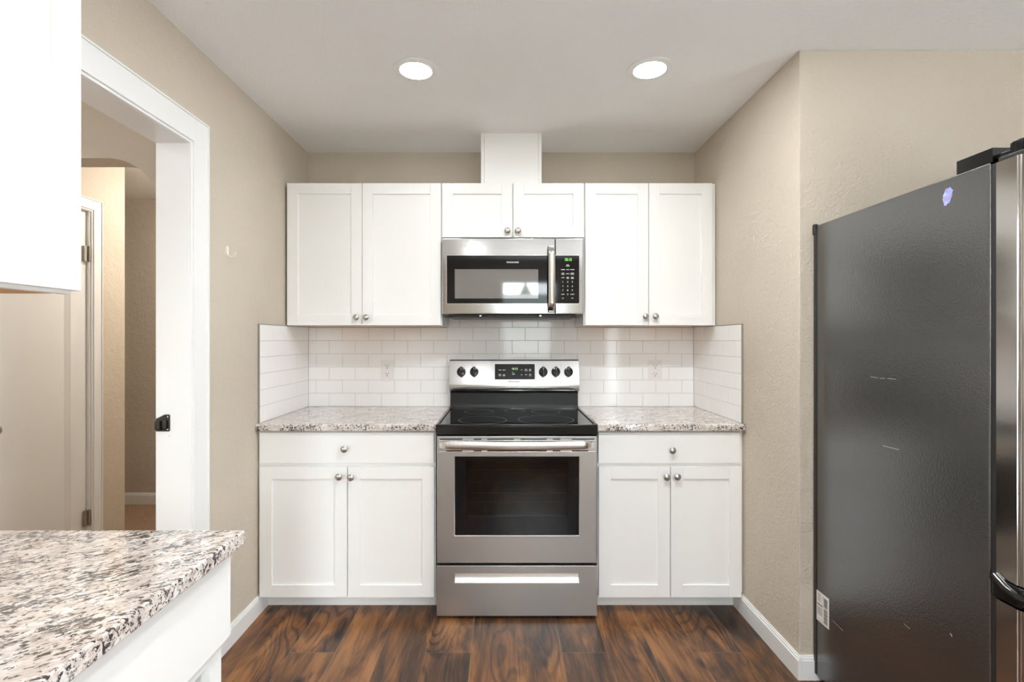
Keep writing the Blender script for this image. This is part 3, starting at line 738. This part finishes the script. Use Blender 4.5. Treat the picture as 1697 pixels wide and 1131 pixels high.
# thin bright lip around the glass
b = BM()
for z in (gz_0-.0018, gz_1+.0004): box(b, px(741, SM), px(959, SM), MF-.0010, MF+.001, z, z+.0014)
box(b, px(739.8, SM), px(740.3, SM), MF-.001, MF+.001, gz_0, gz_1); obj('glass_lip', b, M_BRIGHT, md)
text('logo_text', 'FRIGIDAIRE', .0112, M_PRINT, mg, T(px(849.5, SM), MF-.0016, CH+(563-435.2)/SM), bold=.0004, sx=1.12)
SK = lambda u, v: T(px(u, SM), MF-.0016, CH+(563-v)/SM)
text('clock_digits', '10:15', .0215, M_GREEN, mk, SK(941.5, 430.8), sx=.82)
for u, v, w in ((940.8, 439.4, 4.6), (940.8, 441.3, 6), (932.8, 447.2, 6), (940.8, 447.2, 5), (948.4, 447.2, 6.6), (932.8, 453, 4), (932.8, 455, 5.2), (940.8, 454, 5.6), (948.4, 453, 5.2), (948.4, 455, 6),
                (932.8, 460.6, 4.6), (940.8, 460, 3.6), (940.8, 461.8, 3.6), (948.4, 460, 4.2), (948.4, 461.8, 4.6), (932.8, 488, 4.6), (932.8, 494.6, 3), (948.4, 494.6, 3)):
    w /= SM; kb = BM(); box(kb, -w/2, w/2, -.0003, 0, -.0015, .0015, 0, 1, SK(u, v)); obj('key_label', kb, M_PRINT, mk, smooth=False)
for k, d in enumerate('123456789'):
    text('key_digit', d, .0115, M_PRINT, mk, SK((932.8, 940.8, 948.4)[k % 3], (467.6, 474.7, 481.5)[k//3]), bold=.0002)
text('key_digit', '0', .0115, M_PRINT, mk, SK(940.8, 488.2), bold=.0002); text('start_key', 'START', .0085, M_PRINT, mk, SK(948.6, 488.2), bold=.0002, sx=.8)
# bowed strap handle
b = BM(); n = 28; hz0, hz1 = CH+(563-518.5)/SM, CH+(563-408)/SM; hxm = px(912.2, SM-4)
prev = None
for k in range(n+1):
    t = k/n; z = hz0+(hz1-hz0)*t; e = min(t, 1-t)
    out = .040*min(1, (e/.10))**.55 + .008*math.sin(PI*t) + .002
    w = .0175
    ring = [b.verts.new((hxm+dx, MF-out+dy, z)) for dx, dy in ((-w, .009), (-w, .002), (-w*.8, -.0015), (-w*.4, -.0035), (0, -.004), (w*.4, -.0035), (w*.8, -.0015), (w, .002), (w, .009))]
    if prev:
        for q in range(len(ring)): b.faces.new((prev[q], ring[q], ring[(q+1) % len(ring)], prev[(q+1) % len(ring)]))
    else: b.faces.new(ring)
    prev = ring
b.faces.new(prev[::-1])
box(b, hxm-.014, hxm+.014, MF-.022, MF+.001, hz0+.002, hz0+.024, .003); box(b, hxm-.014, hxm+.014, MF-.022, MF+.001, hz1-.024, hz1-.002, .003)
obj('handle', b, M_CHROME, md)

# ------------------------------------------------------------------ refrigerator
FX = 1.2; FY0, FY1 = -1.79, -1.0945
fr = thing('refrigerator', (1.65, -1.45, 0), 'black-sided refrigerator with stainless doors standing against the right wall', 'refrigerator')
b = BM(); box(b, FX, 2.105, FY0, FY1, .03, 1.75, .004, 3); obj('cabinet', b, M_FSIDE, fr)
b = BM(); box(b, FX+.004, 2.10, FY0-.012, FY0+.01, .05, 1.745, .003); obj('door_gasket', b, M_BLKPL, fr)
b = BM(); box(b, FX-.003, FX+.012, FY1-.006, FY1+.010, .03, 1.738, .002); box(b, FX-.008, FX+.010, FY1-.002, FY1+.012, 1.715, 1.757, .005, 3); obj('back_edge', b, M_BLKPL, fr)
for x in (FX+.05, 2.05):
    for y in (FY0+.05, FY1-.06):
        b = BM(); lathe(b, [(0, 0), (.022, 0), (.022, .012), (.012, .016), (.012, .034)], 16, T(x, y, 0)); obj('foot', b, M_BLKPL, fr)
def fdoor(x0, x1, hinge_left, z0, z1, name):
    """stainless door with ribbed outer edge and crowned front"""
    yb, ys = FY0-.012, -1.848
    if hinge_left:
        poly = [(x0, yb), (x0, ys), (x0-.002, ys-.001), (x0-.002, ys-.006), (x0+.001, ys-.007), (x0+.0005, ys-.012), (x0+.003, ys-.013), (x0+.003, ys-.018)]
        poly += [(x0+.003+.02*(1-math.cos(a)), ys-.018-.016*math.sin(a)) for a in [math.radians(q) for q in (15, 30, 45, 60, 75)]]
    else: poly = [(x0, yb), (x0, ys-.030), (x0+.006, ys-.036)]
    xs = [x0+.03+(x1-x0-.06)*k/10 for k in range(11)]; mid = (x0+x1)/2
    poly += [(x, ys-.0365-.010*(1-((x-mid)/(mid-x0))**2)) for x in xs]
    poly += [(x1-.006, ys-.036), (x1, ys-.030), (x1, yb)]
    b = BM(); prism(b, poly, 'z', z0, z1); return obj(name, b, M_FDOOR, fr)
lx, mx_, rx = FX+.004, 1.6525, 2.103
dl = fdoor(lx, mx_-.002, True, .737, 1.745, 'door'); dr2 = fdoor(mx_+.002, rx, False, .737, 1.745, 'door'); fz = fdoor(lx, rx, True, .07, .680, 'freezer_drawer')
for d, x0, x1 in ((dl, lx+.003, mx_-.002), (dr2, mx_+.002, rx)):
    b = BM(); box(b, x0, x1, -1.875, FY0-.013, 1.745, 1.757, .003); box(b, x0+.004, x1, -1.884, -1.862, 1.745, 1.79, .004); obj('top_cap', b, M_BLKPL, d)
b = BM(); box(b, lx-.003, rx, -1.862, FY0-.002, .683, .734, .006, 3)
tube(b, [(lx-.002, -1.80, .735), (lx-.003, -1.83, .718), (lx, -1.852, .708), (lx+.01, -1.868, .704), (lx+.04, -1.878, .703), (rx-.02, -1.878, .703)], .012, 10)
obj('door_divider', b, M_BLACK, fr)
b = BM(); prism(b, [(FX+.003, FY0+.095), (FX+.003, FY0-.004), (FX+.10, FY0-.004), (FX+.10, FY0+.05), (FX+.05, FY0+.095)], 'z', 1.75, 1.785)
hc = obj('hinge_cover', b, M_BLACK, fr)
b = BM(); box(b, FX+.012, FX+.06, -1.835, FY0, 1.757, 1.768, .002); lathe(b, [(.012, 0), (.012, .024), (.008, .028), (0, .028)], 16, T(FX+.022, -1.835, 1.757)); box(b, FX+.008, FX+.03, -1.862, -1.842, 1.757, 1.784, .003); obj('hinge_arm', b, M_BLACK, hc)
for d, x in ((dl, mx_-.05), (dr2, mx_+.05)):
    b = BM(); tube(b, [(x, -1.885, .86), (x, -1.935, .88), (x, -1.945, 1.0), (x, -1.945, 1.45), (x, -1.935, 1.57), (x, -1.885, 1.59)], .012, 12); obj('handle', b, M_BRIGHT, d)
b = BM(); tube(b, [(1.32, -1.885, .60), (1.34, -1.935, .60), (1.46, -1.945, .60), (1.85, -1.945, .60), (1.97, -1.935, .60), (1.99, -1.885, .60)], .012, 12); obj('handle', b, M_BRIGHT, fz)
# rating label and hologram sticker on the side
ly0, ly1, lz0, lz1 = -1.173, FY1+.0, .243, .356
lb = thing('rating_label', (FX, (ly0+ly1)/2, lz0), 'small white barcode label on the lower back edge of the black refrigerator side', 'label')
b = BM(); box(b, FX-.0010, FX-.0001, ly0, ly1-.006, lz0, lz1); obj('paper', b, M_PAPER, lb)
b = BM(); W_ = ly1-.006-ly0
def lbl(u0, u1, v0, v1):                       # u from the rear edge forwards, v down from the top, both 0..1
    box(b, FX-.0014, FX-.0009, ly1-.006-W_*u0, ly1-.006-W_*u1, lz1-(lz1-lz0)*v0, lz1-(lz1-lz0)*v1)
for k in range(5): lbl(.10, .36-.03*(k % 2), .07+k*.055, .085+k*.055)
for k in range(9): lbl(.06+k*.052, .06+k*.052+.034, .40, .45)
for k in range(6): lbl(.06, .48, .52+k*.045, .535+k*.045)
for k in range(13): lbl(.60, .90, .44+k*.038, .44+k*.038+(.024 if k % 3 else .014))
for k in range(14): lbl(.60, .90, .10+k*.021, .112+k*.021)
lbl(.50, .54, .10, .14); lbl(.05, .9, .93, .938)
obj('print', b, M_PRINTD, lb, smooth=False)
b = BM(); pts = []
for k in range(28):
    a = 2*PI*k/28; r = 1+random.uniform(-.14, .10); pts.append((-1.672+.015*r*math.cos(a)-.004*math.sin(a), 1.70+.023*r*math.sin(a)))
prism(b, pts, 'x', FX-.0009, FX-.0001); tag(obj('sticker', b, M_HOLO), 'small torn iridescent sticker high on the black refrigerator side', 'sticker')
M_SCR = simple('bare_scratch', (.45, .44, .42), .6)
for (p, q, w) in (((1443, 625), (1455, 626.5), .0007), ((1458, 627), (1467, 627.6), .0006), ((1471, 627.6), (1485, 629), .0007), ((1463, 739), (1490, 746), .0007), ((1498, 1034), (1508, 1043), .0005), ((1380, 1029), (1397, 1046), .0005), ((1575, 1050), (1578, 1056), .0010)):
    def Q(c):
        s = (c[0]-834)/FX; return (FX-.0002, 840/s-3.04, CH-(c[1]-563)/s)
    b = BM(); tube(b, [Q(p), Q(q)], w, 5); obj('scratch', b, M_SCR, fr, smooth=False)

# ------------------------------------------------------------------ foreground left: counter run on the left wall
CX = -.54; CY = -1.978
slab('countertop', XL+.001, CX, -3.9, CY, .884, .914, 'long granite countertop in the left foreground, in front of the doorway')
bc = thing('base_cabinet', (-.87, -2.4, 0), 'white base cabinet in the left foreground, open below its blank drawer front', 'cabinet')
CFX = -.589; C0, C1 = -2.86, CY-.003
b = BM()
box(b, XL+.001, CFX-.019, C1-.018, C1, 0, .8835, .0008); box(b, XL+.001, CFX-.019, C0, C0+.018, 0, .8835, .0008)
box(b, XL+.001, CFX-.019, C0+.018, C1-.018, .10, .116); box(b, XL+.001, XL+.008, C0+.018, C1-.018, .116, .8835)
obj('carcass', b, M_WHITE, bc)
b = BM()
box(b, CFX-.019, CFX, C1-.040, C1, 0, .8835, .0008); box(b, CFX-.019, CFX, C0, C0+.040, 0, .8835, .0008)
box(b, CFX-.019, CFX, C0+.04, C1-.04, .845, .8835, .0008); box(b, CFX-.019, CFX, C0+.04, C1-.04, .66, .70, .0008); box(b, CFX-.019, CFX, C0+.04, C1-.04, .10, .138, .0008)
obj('face_frame', b, M_WHITE, bc)
b = BM(); box(b, CFX, CFX+.019, C0+.012, C1+.001, .694, .876, .0013); obj('drawer_front', b, M_WHITE, bc)
bc2 = thing('base_cabinet', (-.87, -3.4, 0), 'white base cabinet behind the camera under the long left countertop', 'cabinet')
b = BM(); box(b, XL+.001, CFX, -3.89, C0-.003, .1, .8835, .001); box(b, XL+.001, CFX-.07, -3.89, C0-.003, 0, .1); obj('carcass', b, M_WHITE, bc2)
for y0, y1 in ((-3.88, -3.385), (-3.375, -2.875)):
    b = BM(); panel_leaf(b, y1-y0, .60, TH, .058, .0075, mtx=T(CFX+TH, y0, .11) @ RZ(90)); d = obj('door', b, M_WHITE, bc2)
    knob(d, 0, 0, 0, T(CFX+TH, y0+.04 if y0 > -3.5 else y1-.04, .66) @ RY(90))
# upper cabinet on the left wall
UC0, UC1 = -3.86, -3.04+1.02
uc = thing('upper_cabinet', (-1.02, -2.4, 1.405), 'white upper cabinet in the left foreground, cut off by the photo edge', 'cabinet')
b = BM(); cx = -.868
box(b, XL+.001, cx-.019, UC1-.018, UC1-.003, 1.405, 2.15, .0008); box(b, XL+.001, cx-.019, -2.90, -2.882, 1.405, 2.15, .0008)
box(b, cx-.019, cx, -2.90, UC1-.003, 1.4035, 1.443, .0008); box(b, cx-.019, cx, -2.90, UC1-.003, 2.112, 2.15, .0008)
box(b, cx-.019, cx, UC1-.041, UC1-.003, 1.443, 2.112, .0008); box(b, cx-.019, cx, -2.90, -2.862, 1.443, 2.112, .0008); box(b, cx-.019, cx, -2.48, -2.44, 1.443, 2.112)
box(b, XL+.001, cx-.019, -2.882, UC1-.018, 2.134, 2.15)
obj('carcass', b, M_WHITE, uc)
b = BM(); box(b, XL+.001, cx-.019, -2.882, UC1-.018, 1.404, 1.416); obj('bottom_panel', b, M_WOOD, uc, label='bare maple underside')
for y0, y1, kn in ((-2.896, -2.461, -2.50), (-2.459, UC1, -2.42)):
    b = BM(); panel_leaf(b, y1-y0, .738, TH, .060, .0075, mtx=T(cx+TH, y0, 1.4105) @ RZ(90)); d = obj('door', b, M_WHITE, uc)
    knob(d, 0, 0, 0, T(cx+TH, kn, 1.45) @ RY(90))

# ------------------------------------------------------------------ wall hook
hk = thing('wall_hook', (XL, -.889, 1.687), 'small ivory plastic hook stuck on the left wall beside the doorway', 'hook')
b = BM(); prism(b, [(-.889+.009*math.cos(a), 1.690+.021*math.sin(a)) for a in [2*PI*k/20 for k in range(20)]], 'x', XL, XL+.004); obj('base', b, M_HOOK, hk)
b = BM(); pts = []
for k in range(15):
    a = math.radians(200+k*175/14); pts.append((XL+.020+.018*math.cos(a), -.889, 1.680+.017*math.sin(a)))
tube(b, pts, .0028, 8, up=Vector((0, 1, 0))); obj('arm', b, M_HOOK, hk)

# ------------------------------------------------------------------ recessed downlights
def can_light(name, x, y, lens, label, group=None):
    t = thing(name, (x, y, ZC), label, 'ceiling light', group)
    b = BM(); lathe(b, [(.0935, .0), (.0935, -.002), (.0905, -.0044), (.0660, -.0044), (.0655, -.0010), (.0655, 0)], 48, T(x, y, ZC)); obj('trim_ring', b, M_TRIM, t)
    b = BM(); lathe(b, [(0, -.0040), (.0650, -.0040), (.0650, -.0005), (0, -.0005)], 48, T(x, y, ZC)); obj('lens', b, lens, t)
    return t
can_light('recessed_ceiling_light', -.364, -.930, M_LENS, 'lit round recessed ceiling light, the left of the two above the stove')
can_light('recessed_ceiling_light', .608, -.936, M_LENS, 'lit round recessed ceiling light, the right of the two above the stove')
GRP = 'added unseen recessed ceiling lights for fill'
for x, y, m in ((.14, -1.72, M_FILLN), (.62, -1.72, M_FILLN), (-.364, -4.0, M_FILLR), (1.15, -4.0, M_FILLR)):  # unseen lamps put in to brighten walls and cabinets
    can_light('recessed_ceiling_light', x, y, m, 'added unseen recessed light filling the kitchen', GRP)
hl = thing('dome_ceiling_light', (-1.75, .42, ZC), 'warm dome ceiling light in the hall beyond the arch', 'ceiling light')
b = BM(); lathe(b, [(0, 0), (.155, 0), (.155, -.018), (.145, -.024), (0, -.024)], 40, T(-1.75, .42, ZC)); obj('base', b, M_TRIM, hl)
b = BM(); lathe(b, [(.140, -.024)]+[(.14*math.cos(a), -.03-.085*math.sin(a)) for a in [math.radians(q) for q in range(0, 90, 10)]]+[(0, -.115)], 40, T(-1.75, .42, ZC)); obj('shade', b, M_LENSH, hl)
can_light('recessed_ceiling_light', -2.1, -2.0, M_FILLR, 'added unseen fill light in the room beyond the doorway')  # extra unseen lamp, added to lift the hall door
